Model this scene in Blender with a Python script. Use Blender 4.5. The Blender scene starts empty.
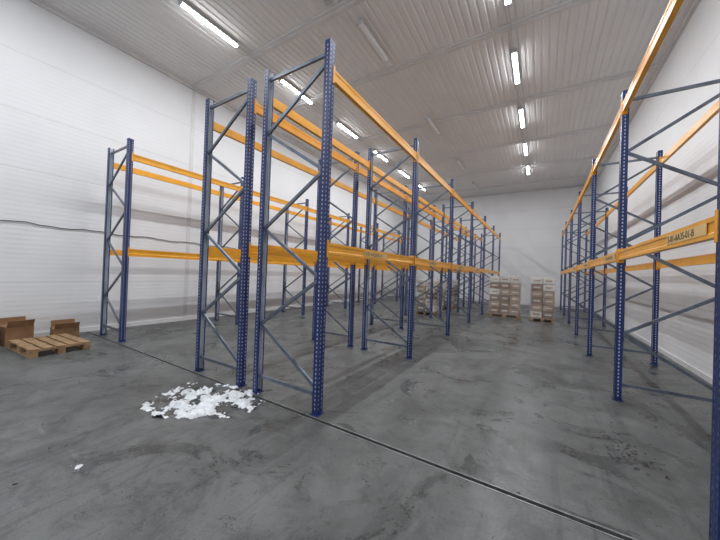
import bpy, bmesh, math, random
from mathutils import Vector, Matrix, noise
random.seed(7)
H=1.65
F=292.0
sc=bpy.context.scene
try:
    sc.view_settings.view_transform='Standard'
    sc.view_settings.look='None'
    sc.view_settings.exposure=0.0
except Exception as e: print(e)
col=sc.collection
def W(a,b,h=-1.0): return Vector((-b*H,a*H,(h+1)*H))

# ---------------------------------------------------------------- materials
def newmat(name):
    m=bpy.data.materials.new(name); m.use_nodes=True
    nt=m.node_tree; bs=nt.nodes['Principled BSDF']
    return m,nt,bs
def simple(name,c,rough=.5,metal=0.0,var=.12,scale=8,bump=0.0,c2=None):
    m,nt,bs=newmat(name)
    tc=nt.nodes.new('ShaderNodeTexCoord'); n=nt.nodes.new('ShaderNodeTexNoise')
    n.inputs['Scale'].default_value=scale; n.inputs['Detail'].default_value=6
    nt.links.new(tc.outputs['Object'],n.inputs['Vector'])
    r=nt.nodes.new('ShaderNodeValToRGB')
    if c2 is None: c2=tuple(max(0,x*(1-var*2)) for x in c)
    r.color_ramp.elements[0].position=.35; r.color_ramp.elements[1].position=.6
    r.color_ramp.elements[0].color=(*c2,1); r.color_ramp.elements[1].color=(*c,1)
    nt.links.new(n.outputs['Fac'],r.inputs['Fac']); nt.links.new(r.outputs['Color'],bs.inputs['Base Color'])
    bs.inputs['Roughness'].default_value=rough; bs.inputs['Metallic'].default_value=metal
    if bump:
        b=nt.nodes.new('ShaderNodeBump'); b.inputs['Strength'].default_value=bump; b.inputs['Distance'].default_value=.01
        nt.links.new(n.outputs['Fac'],b.inputs['Height']); nt.links.new(b.outputs['Normal'],bs.inputs['Normal'])
    return m
M_blue=simple('upright_blue_paint',(.016,.035,.150),.38,0,.12,5)
M_hole_light=simple('upright_painted_hole_light',(.66,.70,.75),.5,0,.1,6)  # pale colour imitating background light seen through the upright holes
M_orange=simple('beam_orange_paint',(.92,.41,.025),.34,0,.06,4)
M_brace=simple('galvanized_brace',(.17,.20,.25),.4,.5,.15,6)
M_steel=simple('steel_edge',(.30,.31,.31),.45,.5,.2,9)
M_wood=simple('pallet_wood',(.38,.24,.125),.8,0,.2,9)
M_card=simple('cardboard',(.28,.155,.075),.85,0,.1,5)
M_trim=simple('trim_white',(.72,.72,.73),.45,0,.04,3)
M_house=simple('fixture_housing',(.55,.56,.57),.4,0,.03,3)
M_off=simple('diffuser_unlit',(.85,.86,.87),.35,0,.03,3)
M_cable=simple('cable_black',(.03,.03,.03),.6,0,.1,3)
M_text=simple('label_print',(.03,.025,.02),.6,0,.1,3)
M_stick=simple('label_sticker',(.78,.52,.22),.5,0,.08,5)
M_snow=simple('snow',(.84,.87,.90),.55,0,.12,14,.5)
M_dirt=simple('debris_dark',(.05,.04,.03),.9,0,.2,9)
M_yel=simple('yellow_floor_paint',(.6,.42,.05),.6,0,.3,20)
M_cw=simple('carton_white',(.70,.68,.64),.4,0,.08,6)
M_ct=simple('carton_tan',(.42,.29,.19),.5,0,.12,6)
M_cb=simple('carton_brown',(.24,.15,.09),.5,0,.12,6)
M_film=simple('stretch_film',(.9,.9,.92),.15,0,.02,6,.6); 
M_film.node_tree.nodes['Principled BSDF'].inputs['Alpha'].default_value=.14
M_wet=simple('meltwater',(.045,.047,.048),.08,0,.05,6)
M_wet.node_tree.nodes['Principled BSDF'].inputs['Alpha'].default_value=.45
m,nt,bs=newmat('led_diffuser_lit'); M_led=m
bs.inputs['Base Color'].default_value=(.9,.9,.9,1)
bs.inputs['Emission Color'].default_value=(.965,.98,1,1); bs.inputs['Emission Strength'].default_value=34

# wall material
m,nt,bs=newmat('sandwich_panel_wall'); M_wall=m
L=nt.links; N=nt.nodes
tc=N.new('ShaderNodeTexCoord'); sx=N.new('ShaderNodeSeparateXYZ'); L.new(tc.outputs['Object'],sx.inputs[0])
def math_(op,a,b=None):
    n=N.new('ShaderNodeMath'); n.operation=op
    for i,v in enumerate((a,b)):
        if v is None: continue
        if isinstance(v,(int,float)): n.inputs[i].default_value=v
        else: L.new(v,n.inputs[i])
    return n.outputs[0]
mod=math_('FRACT',math_('DIVIDE',sx.outputs['Z'],1.19))
j1=math_('LESS_THAN',mod,.010)
modv=math_('FRACT',math_('DIVIDE',math_('ADD',sx.outputs['Y'],1.16),6.0))
j2=math_('MULTIPLY',math_('LESS_THAN',modv,.0025),.5)
j=math_('MAXIMUM',j1,j2)
rib=math_('SINE',math_('MULTIPLY',sx.outputs['Z'],2*math.pi/.1))
rib2=math_('MULTIPLY',rib,.0009)
hgt=math_('SUBTRACT',rib2,math_('MULTIPLY',j,.004))
bp=N.new('ShaderNodeBump'); bp.inputs['Strength'].default_value=.6; bp.inputs['Distance'].default_value=1.0
L.new(hgt,bp.inputs['Height']); L.new(bp.outputs['Normal'],bs.inputs['Normal'])
nz=N.new('ShaderNodeTexNoise'); nz.inputs['Scale'].default_value=.8; nz.inputs['Detail'].default_value=5
L.new(tc.outputs['Object'],nz.inputs['Vector'])
r=N.new('ShaderNodeValToRGB'); r.color_ramp.elements[0].position=.3; r.color_ramp.elements[1].position=.65
r.color_ramp.elements[0].color=(.77,.78,.80,1); r.color_ramp.elements[1].color=(.82,.83,.85,1)
L.new(nz.outputs['Fac'],r.inputs['Fac'])
mx=N.new('ShaderNodeMixRGB'); mx.inputs['Color2'].default_value=(.5,.5,.51,1)
L.new(math_('MULTIPLY',j,.5),mx.inputs['Fac']); L.new(r.outputs['Color'],mx.inputs['Color1']); L.new(mx.outputs['Color'],bs.inputs['Base Color'])
bs.inputs['Roughness'].default_value=.5
M_ceil=simple('ceiling_profiled_sheet',(.80,.80,.805),.5,0,.03,.7)

# floor
m,nt,bs=newmat('painted_concrete_floor'); M_floor=m
L=nt.links; N=nt.nodes
tc=N.new('ShaderNodeTexCoord')
def noise_(scale,detail=6,rough=.6,dist=0,stretch=None,rot=0):
    n=N.new('ShaderNodeTexNoise'); n.inputs['Scale'].default_value=scale; n.inputs['Detail'].default_value=detail
    n.inputs['Roughness'].default_value=rough; n.inputs['Distortion'].default_value=dist
    if stretch:
        mp=N.new('ShaderNodeMapping'); mp.inputs['Scale'].default_value=stretch; mp.inputs['Rotation'].default_value=(0,0,rot)
        L.new(tc.outputs['Object'],mp.inputs['Vector']); L.new(mp.outputs['Vector'],n.inputs['Vector'])
    else: L.new(tc.outputs['Object'],n.inputs['Vector'])
    return n.outputs['Fac']
def ramp(f,p0,c0,p1,c1):
    r=N.new('ShaderNodeValToRGB'); r.color_ramp.elements[0].position=p0; r.color_ramp.elements[1].position=p1
    r.color_ramp.elements[0].color=(*c0,1); r.color_ramp.elements[1].color=(*c1,1); L.new(f,r.inputs['Fac']); return r.outputs['Color']
def mix(t,f,a,b):
    x=N.new('ShaderNodeMixRGB'); x.blend_type=t
    if isinstance(f,(int,float)): x.inputs['Fac'].default_value=f
    else: L.new(f,x.inputs['Fac'])
    L.new(a,x.inputs['Color1']); L.new(b,x.inputs['Color2']); return x.outputs['Color']
base=ramp(noise_(.6,8,.62,.6),.36,(.096,.101,.100),.66,(.170,.177,.174))
mid=ramp(noise_(2.6,9,.72,1.0),.38,(.60,.60,.60),.54,(1,1,1))
c=mix('MULTIPLY',.85,base,mid)
damp_f=noise_(.95,7,.68,1.2)
damp=ramp(damp_f,.41,(.54,.55,.55),.48,(1,1,1))
c=mix('MULTIPLY',.85,c,damp)
chips=ramp(noise_(15,8,.8,1.4),.37,(.28,.28,.28),.42,(1,1,1))
c=mix('MULTIPLY',.85,c,chips)
pale=ramp(noise_(11,8,.8,1.0),.61,(0,0,0),.68,(.07,.07,.068))
c=mix('ADD',.8,c,pale)
st1=ramp(noise_(1,6,.7,.3,(9,.5,1),.15),.37,(.62,.62,.62),.45,(1,1,1))
c=mix('MULTIPLY',.65,c,st1)
st2=ramp(noise_(1,6,.7,.3,(.6,11,1),.5),.62,(0,0,0),.70,(.07,.07,.07))
c=mix('ADD',.8,c,st2)
fine=ramp(noise_(70,3,.6),.3,(.78,.78,.78),.7,(1.06,1.06,1.06))
c=mix('MULTIPLY',.8,c,fine)
L.new(c,bs.inputs['Base Color'])
rr=ramp(noise_(1.3,7,.65,.6),.38,(.32,)*3,.62,(.52,)*3)
rd=ramp(damp_f,.41,(.6,)*3,.48,(1,)*3)
L.new(mix('MULTIPLY',1.0,rr,rd),bs.inputs['Roughness'])
bs.inputs['Specular IOR Level'].default_value=.4
bp=N.new('ShaderNodeBump'); bp.inputs['Strength'].default_value=.5; bp.inputs['Distance'].default_value=.006
L.new(noise_(9,8,.7,.5),bp.inputs['Height']); L.new(bp.outputs['Normal'],bs.inputs['Normal'])

# ---------------------------------------------------------------- mesh helpers
def box(bm,x0,x1,y0,y1,z0,z1,mi=0,rot=None,piv=None):
    vs=[bm.verts.new((x,y,z)) for x in (x0,x1) for y in (y0,y1) for z in (z0,z1)]
    for f in ((0,1,3,2),(4,6,7,5),(0,4,5,1),(2,3,7,6),(0,2,6,4),(1,5,7,3)):
        fc=bm.faces.new([vs[i] for i in f]); fc.material_index=mi
    if rot is not None:
        bmesh.ops.rotate(bm,verts=vs,cent=piv,matrix=rot)
    return vs
def bar(bm,p,q,wx,wy,mi=0):
    p=Vector(p);q=Vector(q); d=(q-p); l=d.length; d.normalize()
    yv=Vector((0,1,0)); 
    if abs(d.dot(yv))>.9: yv=Vector((0,0,1))
    s=d.cross(yv).normalized(); yv=s.cross(d).normalized()
    vs=[]
    for t in (0,l):
        for sx_,sy_ in ((-1,-1),(1,-1),(1,1),(-1,1)):
            vs.append(bm.verts.new(p+d*t+s*sx_*wx/2+yv*sy_*wy/2))
    for f in ((0,1,2,3),(7,6,5,4),(0,4,5,1),(1,5,6,2),(2,6,7,3),(3,7,4,0)):
        bm.faces.new([vs[i] for i in f]).material_index=mi
def cyl(bm,p,q,r,n=10,mi=0):
    p=Vector(p);q=Vector(q); d=(q-p); z=d.normalized(); x=z.orthogonal().normalized(); y=z.cross(x)
    A=[bm.verts.new(p+(x*math.cos(2*math.pi*i/n)+y*math.sin(2*math.pi*i/n))*r) for i in range(n)]
    B=[bm.verts.new(v.co+d) for v in A]
    for i in range(n):
        f=bm.faces.new((A[i],A[(i+1)%n],B[(i+1)%n],B[i])); f.smooth=True; f.material_index=mi
    bm.faces.new(A[::-1]).material_index=mi; bm.faces.new(B).material_index=mi
def finish(bm,name,mats,bev=0):
    bmesh.ops.recalc_face_normals(bm,faces=bm.faces)
    me=bpy.data.meshes.new(name); bm.to_mesh(me); bm.free()
    for m in mats: me.materials.append(m)
    return me
def obj(name,data,loc=(0,0,0),parent=None,rotz=0):
    o=bpy.data.objects.new(name,data); o.location=loc; o.rotation_euler=(0,0,rotz)
    col.objects.link(o)
    if parent: o.parent=parent
    return o
def empty(name,loc=(0,0,0)):
    o=bpy.data.objects.new(name,None); o.location=loc; o.empty_display_size=.2; col.objects.link(o); return o

# ---------------------------------------------------------------- room
A0,A1=-4.2,12.8; BL,BR=5.62,-1.50; HC=4.35*H
xL,xR=-BL*H,-BR*H; y0,y1=A0*H,A1*H
GY=1.54*H; g=.02
bm=bmesh.new()
prof=[(y0,0),(GY-g,0),(GY-g,-.03),(GY+g,-.03),(GY+g,0),(y1,0),(y1,-.2),(y0,-.2)]
A=[bm.verts.new((xL-.1,y,z)) for y,z in prof]; B=[bm.verts.new((xR+.1,y,z)) for y,z in prof]
n=len(prof)
for i in range(n): bm.faces.new((A[i],A[(i+1)%n],B[(i+1)%n],B[i]))
bm.faces.new(A[::-1]); bm.faces.new(B)
obj('floor',finish(bm,'floor',[M_floor]))
bm=bmesh.new()
for s in (-1,1):
    e=GY+s*g
    box(bm,xL,xR,min(e,e+s*.012),max(e,e+s*.012),0,.003)
obj('trim_1',finish(bm,'trim_1',[M_steel]))
def boxobj(name,mat,*a):
    bm=bmesh.new(); box(bm,*a); return obj(name,finish(bm,name,[mat]))
boxobj('wall_left',M_wall,xL-.12,xL,y0,y1,0,HC)
boxobj('wall_right',M_wall,xR,xR+.12,y0,y1,0,HC)
boxobj('wall_back',M_wall,xL-.12,xR+.12,y1,y1+.12,0,HC)
boxobj('wall_front',M_wall,xL-.12,xR+.12,y0-.12,y0,0,HC)
bm=bmesh.new(); P=.16; d=.013; pts=[]; x=xL-.1
while x<xR+.1:
    pts+=[(x,HC),(x+.095,HC),(x+.108,HC+d),(x+.147,HC+d)]; x+=P
pts.append((x,HC))
A=[bm.verts.new((px,y0-.1,pz)) for px,pz in pts]; B=[bm.verts.new((px,y1+.1,pz)) for px,pz in pts]
for i in range(len(pts)-1): bm.faces.new((A[i],A[i+1],B[i+1],B[i]))
box(bm,xL-.1,x,y0-.1,y1+.1,HC+.05,HC+.2)
obj('ceiling',finish(bm,'ceiling',[M_ceil]))
k=2
for a in (-2.6,-.9,.9,2.93,4.27,6.2,8.1,10.0,11.7):
    bm=bmesh.new(); box(bm,xL,xR,a*H-.10,a*H+.10,HC-.03,HC); box(bm,xL,xR,a*H-.025,a*H+.025,HC-.05,HC-.03)
    obj('trim_%d'%k,finish(bm,'trim_%d'%k,[M_trim])); k+=1
for (X0,X1,Y0,Y1) in ((xL,xL+.07,y0,y1),(xR-.07,xR,y0,y1),(xL,xR,y1-.07,y1)):
    bm=bmesh.new(); box(bm,X0,X1,Y0,Y1,HC-.07,HC)
    obj('trim_%d'%k,finish(bm,'trim_%d'%k,[M_trim])); k+=1
bm=bmesh.new(); box(bm,xL,xL+.012,2.93*H-.05,2.93*H+.05,0,HC-.07)
obj('trim_%d'%k,finish(bm,'trim_%d'%k,[M_trim])); k+=1
boxobj('baseboard_left',M_trim,xL,xL+.02,y0,y1,0,.10)
boxobj('baseboard_right',M_trim,xR-.02,xR,y0,y1,0,.10)
boxobj('baseboard_back',M_trim,xL,xR,y1-.02,y1,0,.10)

# ---------------------------------------------------------------- racks
UH=2.63*H; DEP=.675*H; BAY=1.69*H
def upright(bm,x,side):
    w=.05; dp=.075
    xw=x+side*dp/2; xi=x-side*dp/2
    def grid(fn,cols,holecols):
        zs=[0.0]
        z=.06
        while z+.026<UH-.02:
            zs+=[z,z+.026]; z+=.05
        zs.append(UH)
        V=[[bm.verts.new(fn(c,z)) for c in cols] for z in zs]
        for i in range(len(zs)-1):
            for jn in range(len(cols)-1):
                if i%2==1 and jn in holecols: continue
                bm.faces.new((V[i][jn],V[i][jn+1],V[i+1][jn+1],V[i+1][jn]))
    grid(lambda c,z:(xw,c,z),[-w,-.036,-.022,.022,.036,w],(1,3))
    for s in (-1,1):
        grid(lambda c,z:(xw-side*c,s*w,z),[0,.028,.042,dp],(1,))
        grid(lambda c,z:(xi,s*(w-c),z),[0,.02],())
bm=bmesh.new()
upright(bm,-.0375,1)
upright(bm,-DEP+.0375,-1)
for f in bm.faces: f.material_index=0
for xx,sd in ((-.0375,1),(-DEP+.0375,-1)):
    box(bm,xx-.06,xx+.06,-.065,.065,0,.008)
    cyl(bm,(xx+.045,.0,.008),(xx+.045,.0,.03),.009,6)
    for X in (( xx+sd*.033),):
        box(bm,min(X,X-sd*.002),max(X,X-sd*.002),-.046,.046,.02,UH-.01,2)  # added pale strip behind web holes, so they read as see-through light
    for s in (-1,1):
        Y=sorted((s*.045,s*.047)); X=sorted((xx+sd*.031,xx-sd*.026))
        box(bm,X[0],X[1],Y[0],Y[1],.02,UH-.01,2)  # same added pale strip behind the flange holes
xa,xb=-.06,-DEP+.06
z=.22; bar(bm,(xa,0,z),(xb,0,z),.04,.03,1)
zt=UH-.13; bar(bm,(xa,0,zt),(xb,0,zt),.04,.03,1)
nd=6; st=(zt-.10-(z+.06))/nd; zc=z+.06; s=0
for i in range(nd):
    p=(xa,0.004*(-1)**i,zc) if s==0 else (xb,.004*(-1)**i,zc)
    q=(xb,0.004*(-1)**i,zc+st) if s==0 else (xa,.004*(-1)**i,zc+st)
    bar(bm,p,q,.04,.028,1); zc+=st; s=1-s
me_frame=finish(bm,'rack_frame',[M_blue,M_brace,M_hole_light])
def beams_mesh(levels):
    bm=bmesh.new(); y_0=.052; y_1=BAY-.052
    for zt in levels:
        hb=.135
        for side in (0,1):
            sg=-1 if side==0 else 1
            xo=0.0 if side==0 else -DEP
            pr=[(0,-.0),(.035,0),(.035,-.03),(.05,-.03),(.05,-hb),(0,-hb),(0,-hb+.03),(.006,-hb+.038),(.006,-.038),(0,-.03)]
            A=[bm.verts.new((xo+sg*px,y_0,zt+pz)) for px,pz in pr]; B=[bm.verts.new((xo+sg*px,y_1,zt+pz)) for px,pz in pr]
            n=len(pr)
            for i in range(n): bm.faces.new((A[i],A[(i+1)%n],B[(i+1)%n],B[i]))
            bm.faces.new(A[::-1]); bm.faces.new(B)
            for yy,dr in ((y_0,1),(y_1,-1)):
                X=sorted((xo-sg*.006,xo+sg*.06)); 
                Y=sorted((yy,yy+dr*.005))
                box(bm,X[0],X[1],Y[0]-.0,Y[1],zt-.17,zt+.03)
                X=sorted((xo-sg*.001,xo-sg*.006)); Y=sorted((yy+dr*.005,yy-dr*.03))
                box(bm,X[0],X[1],Y[0],Y[1],zt-.17,zt+.03)
    return finish(bm,'rack_beams',[M_orange])
me_bL=beams_mesh([(1.205)*H,(2.445)*H])
me_bR=beams_mesh([(1.262)*H,(2.525)*H])
def rack(b_right,mesh,nb=6,a0=1.61):
    e=empty('pallet_rack',W(a0,b_right))
    for i in range(nb+1): obj('frame_%d'%(i+1),me_frame,(0,i*BAY,0),e)
    for i in range(nb): obj('beams_%d'%(i+1),mesh,(0,i*BAY,0),e)
    return e
rA=rack(1.29,me_bL); rB=rack(2.137,me_bL); rC=rack(4.557,me_bL); rD=rack(-.552-.675,me_bR,6,1.595)
def label(parent,txt,x,y,z,facing,size=.075):
    c=bpy.data.curves.new('beam_label','FONT'); c.body=txt; c.size=size; c.extrude=.0004; c.materials.append(M_text)
    o=bpy.data.objects.new('beam_label',c); col.objects.link(o); o.parent=parent
    o.matrix_local=(Matrix(((0,0,-1,0),(-1,0,0,0),(0,1,0,0),(0,0,0,1))) if facing<0 else Matrix(((0,0,1,0),(1,0,0,0),(0,1,0,0),(0,0,0,1))))
    o.location=(x+facing*.004,y,z)
    bm=bmesh.new(); wd=.68
    ya,yb=(y+.03,y-wd) if facing<0 else (y-.03,y+wd)
    X=sorted((x+facing*.0008,x+facing*.003)); Y=sorted((ya,yb))
    box(bm,X[0],X[1],Y[0],Y[1],z-.015,z+.062)
    obj('label_sticker',finish(bm,'label_sticker',[M_stick]),(0,0,0),parent)
for i in range(4):
    label(rD,'S-01-AA%d5-01-B'%(3+i),-DEP,i*BAY+.85,1.262*H-.09,-1)
    label(rA,'S-01-AA%d5-01-A'%(2+i),0,i*BAY+.9,1.205*H-.09,1)

# ---------------------------------------------------------------- lights
def fixture(lit,gap):
    bm=bmesh.new(); l=.65
    box(bm,-.055,.055,-l,l,-.055,0,0)
    box(bm,-.058,.058,-l-.02,-l,-.09,0,0); box(bm,-.058,.058,l,l+.02,-.09,0,0)
    if gap: cyl(bm,(0,l+.02,-.045),(0,l+.02+gap,-.045),.011,8)
    n=5; A=[];B=[]
    for i in range(n+1):
        t=math.pi*i/n
        A.append(bm.verts.new((.05*math.cos(t),-l,-.055-.035*math.sin(t)))); B.append(bm.verts.new((.05*math.cos(t),l,-.055-.035*math.sin(t))))
    for i in range(n):
        f=bm.faces.new((A[i],B[i],B[i+1],A[i+1])); f.material_index=1; f.smooth=True
    return finish(bm,'fluorescent_fixture',[M_house,M_led if lit else M_off])
fl,fu=fixture(1,1.66*H-1.35),fixture(0,0)
al=bpy.data.lights.new('led_tube','AREA'); al.shape='RECTANGLE'; al.size=.09; al.size_y=1.28; al.energy=56; al.color=(.94,.97,1)
def lamp(a,b,me,lit=True):
    o=obj('ceiling_light',me,(-b*H,a*H,HC-.02))
    if lit: obj('led_tube',al,(0,0,-.098),o)
for i in range(-3,6): lamp(2.24+1.66*i,3.93,fl)  # row runs on unseen behind camera; rearmost lamp added to brighten near uprights
for i in range(-4,5): lamp(3.44+1.68*i,.42,fl)  # likewise, rearmost unseen lamp added for light on the near frames
for a in (-.9,3.59,6.28,8.85,11.2): lamp(a,2.12,fu,False)
bm=bmesh.new(); box(bm,-.08,.08,-.06,.06,-.06,0); cyl(bm,(0,0,-.06),(0,0,-.09),.03)
obj('junction_box',finish(bm,'junction_box',[M_house]),(-2.31*H,2.76*H,HC))
cu=bpy.data.curves.new('wall_cable','CURVE'); cu.dimensions='3D'; cu.bevel_depth=.009; sp=cu.splines.new('POLY')
pts=[]; 
for i in range(90):
    a=-2.5+i*(9.5)/89; hh=.50-.02*a+.012*math.sin(a*9)+.006*math.sin(a*23)
    pts.append(W(a,BL-.012,hh))
sp.points.add(len(pts)-1)
for p,q in zip(sp.points,pts): p.co=(*q,1)
cu.materials.append(M_cable); obj('wall_cable',cu)

# ---------------------------------------------------------------- pallets
def pallet_bm(bm,L_=1.2,D_=.8,mi=0):
    for i in range(5):
        w=.13; x=-L_/2; yy=-D_/2+ i*(D_-w)/4
        box(bm,-L_/2,L_/2,yy,yy+w,.122,.144,mi)
    for x in (-L_/2,-.0725,L_/2-.145): box(bm,x,x+.145,-D_/2,D_/2,.1,.122,mi)
    for yy in (-D_/2,-.05,D_/2-.1):
        for x in (-L_/2,-.0725,L_/2-.145): box(bm,x,x+.145,yy,yy+.1,.022,.1,mi)
        box(bm,-L_/2,L_/2,yy,yy+.1,0,.022,mi)
bm=bmesh.new(); pallet_bm(bm); me_pal=finish(bm,'pallet',[M_wood])
def load(a,b,layers=6,nx=3,ny=2,rot=0,lh=.262,seed=1):
    rnd=random.Random(seed)
    e=empty('loaded_pallet',W(a,b)); e.rotation_euler=(0,0,rot)
    obj('pallet',me_pal,(0,0,0),e)
    bm=bmesh.new(); w=1.16/nx; dd=.78/ny
    for l in range(layers):
        for i in range(nx):
            for j_ in range(ny):
                x=-.58+i*w+rnd.uniform(-.008,.008); yy=-.39+j_*dd+rnd.uniform(-.008,.008)
                z=.145+l*lh
                base_=0 if (l>=layers-1 or rnd.random()<.2) else (1 if rnd.random()<.6 else 2)
                box(bm,x+.006,x+w-.006,yy+.006,yy+dd-.006,z,z+lh-.016,base_)
                box(bm,x+.08,x+w-.08,yy+.003,yy+dd-.003,z+lh*.35,z+lh*.6,0 if base_ else 1)
                box(bm,x+.003,x+w-.003,yy+.08,yy+dd-.08,z+lh*.35,z+lh*.6,0 if base_ else 1)
    me=finish(bm,'cartons',[M_cw,M_ct,M_cb])
    o=obj('cartons',me,(0,0,0),e)
    bv=o.modifiers.new('b','BEVEL'); bv.width=.012; bv.segments=2
    bm=bmesh.new(); top=.145+layers*lh+.006; rng=[(-.6,-.41),(.6,-.41),(.6,.41),(-.6,.41)]
    zs=[.08+i*(top-.08)/12 for i in range(13)]
    V=[[bm.verts.new((x+rnd.uniform(-.006,.006),y+rnd.uniform(-.006,.006),z)) for x,y in rng] for z in zs]
    for i in range(12):
        for q in range(4): bm.faces.new((V[i][q],V[i][(q+1)%4],V[i+1][(q+1)%4],V[i+1][q]))
    bm.faces.new(V[-1]); obj('stretch_film',finish(bm,'stretch_film',[M_film]),(0,0,0),e)
load(8.45,.78,seed=3,rot=.05); load(8.45,-.03,seed=5,rot=math.pi/2+.04)
load(7.5,2.47,layers=5,seed=9,rot=math.pi/2); load(9.2,2.47,layers=5,seed=11,rot=math.pi/2)
obj('wooden_pallet',me_pal,W(1.0,4.80),None,.06)
def carton(name,loc,sx_,sy_,sz,rot):
    bm=bmesh.new(); t=.006
    box(bm,-sx_/2,sx_/2,-sy_/2,sy_/2,0,t)
    box(bm,-sx_/2,-sx_/2+t,-sy_/2,sy_/2,t,sz); box(bm,sx_/2-t,sx_/2,-sy_/2,sy_/2,t,sz)
    box(bm,-sx_/2+t,sx_/2-t,-sy_/2,-sy_/2+t,t,sz); box(bm,-sx_/2+t,sx_/2-t,sy_/2-t,sy_/2,t,sz)
    fl_=min(sx_,sy_)*.4
    for s in (-1,1):
        X=sorted((s*sx_/2,s*(sx_/2+t)))
        box(bm,X[0],X[1],-sy_/2+.01,sy_/2-.01,sz-.001,sz+fl_,0,Matrix.Rotation(s*(.5 if s>0 else .2),3,'Y'),Vector((s*sx_/2,0,sz)))
        Y=sorted((s*sy_/2,s*(sy_/2-t)))
        box(bm,-sx_/2+.01,sx_/2-.01,Y[0],Y[1],sz-.001,sz+fl_*.8,0,Matrix.Rotation(s*1.35,3,'X'),Vector((0,s*sy_/2,sz)))
    obj(name,finish(bm,name,[M_card]),loc,None,rot)
carton('cardboard_box',W(.83,5.37),.36,.38,.36,.12)
carton('cardboard_box',W(1.26,5.39),.36,.40,.22,-.06)
carton('cardboard_box',W(.53,5.35),.38,.36,.42,.1)

# ---------------------------------------------------------------- snow
def snow(name,loc,rx,ry,hmax,seed,th=.0,step=.012,nl=60,wet=False,rz=0):
    e=empty(name,loc); e.rotation_euler=(0,0,rz)
    def field(x,y,o=0.):
        r=math.sqrt((x/rx)**2+(y/ry)**2)
        return noise.fractal(Vector((x*5+seed,y*5,seed)),.75,2.0,6)*.85+.52-r*.72+o
    def build(o,flat):
        bm=bmesh.new(); nx=int(2.6*rx/step); ny=int(2.6*ry/step); V={}
        for i in range(nx+1):
            for j_ in range(ny+1):
                x=-1.3*rx+i*step; y=-1.3*ry+j_*step
                v=field(x,y,o)
                if flat: z=.0012
                elif v>th:
                    z=min(1,(v-th)*1.1)**.8*hmax*(1+.6*noise.noise(Vector((x*16,y*16,seed)))+.3*noise.noise(Vector((x*50,y*50,seed))))
                    z=max(z,.003)
                else: z=.0003
                V[i,j_]=(bm.verts.new((x,y,z)),v>th)
        for i in range(nx):
            for j_ in range(ny):
                q=[V[i,j_],V[i+1,j_],V[i+1,j_+1],V[i,j_+1]]
                if any(k_[1] for k_ in q): 
                    f=bm.faces.new([k_[0] for k_ in q]); f.smooth=True
        for v in [v for v in bm.verts if not v.link_faces]: bm.verts.remove(v)
        return bm
    if wet: obj('melt_puddle',finish(build(.18,True),'melt_puddle',[M_wet]),(0,0,0),e)
    bm=build(0,False)
    rnd=random.Random(seed)
    for i in range(nl):
        an=rnd.uniform(0,6.28); rr_=rnd.uniform(.2,1.25); s=rnd.uniform(.004,.016)*min(1,rx*3)
        res=bmesh.ops.create_icosphere(bm,subdivisions=2,radius=s,matrix=Matrix.Translation((math.cos(an)*rx*rr_,math.sin(an)*ry*rr_,s*.5)))
        for v in res['verts']:
            v.co+=noise.noise_vector(v.co*60)*s*.5; v.co.z=max(v.co.z*.8,0)
            for f in v.link_faces: f.smooth=True
    me=bpy.data.meshes.new(name); bm.to_mesh(me); bm.free(); me.materials.append(M_snow)
    obj('snow_surface',me,(0,0,0),e)
    return e
snow('snow_pile',W(1.29,2.12),.56,.38,.065,3.3,-.03,.010,80,True,.5)
snow('snow_pile',W(.51,1.9),.07,.035,.015,8.1,.0,.006,6)
bm=bmesh.new(); rnd=random.Random(4)
for i in range(60):
    x=rnd.gauss(0,.12); y=rnd.gauss(0,.2); an=rnd.uniform(0,3.14); l=rnd.uniform(.01,.04)
    bar(bm,(x,y,.004),(x+math.cos(an)*l,y+math.sin(an)*l,.006),.004,.004)
obj('floor_debris',finish(bm,'floor_debris',[M_dirt]),W(2.3,-.44))
bm=bmesh.new(); rnd=random.Random(12)
for i in range(70):
    x=rnd.uniform(-5.2*H,1.2*H); y=rnd.uniform(.2*H,5*H); an=rnd.uniform(0,3.14); l=rnd.uniform(.006,.03)
    bar(bm,(x,y,.003),(x+math.cos(an)*l,y+math.sin(an)*l,.004),.006,.004)
obj('floor_debris',finish(bm,'floor_debris',[M_dirt]))
bm=bmesh.new(); box(bm,0,.09,y0+.5,1.45*H,0,.002); obj('floor_marking',finish(bm,'floor_marking',[M_yel]),(-5.56*H,0,0))

# ---------------------------------------------------------------- camera
d1=Vector((541-360,279-270,F)).normalized(); d2=Vector((-112-360,256-270,F)).normalized()
up=d1.cross(d2).normalized()
d2=up.cross(d1).normalized()
if d2.x>0: d2=-d2
if up.y>0: up=-up
R=Matrix(((-d2.x,d2.y,d2.z),(d1.x,-d1.y,-d1.z),(up.x,-up.y,-up.z)))
cam=bpy.data.cameras.new('camera'); cam.sensor_width=36; cam.lens=F/720*36; cam.clip_start=.05
co=bpy.data.objects.new('camera',cam); col.objects.link(co)
M=R.to_4x4(); M.translation=Vector((0,0,H)); co.matrix_world=M
sc.camera=co
w=bpy.data.worlds.new('world'); sc.world=w; w.use_nodes=True
w.node_tree.nodes['Background'].inputs[0].default_value=(.5,.5,.5,1); w.node_tree.nodes['Background'].inputs[1].default_value=.05
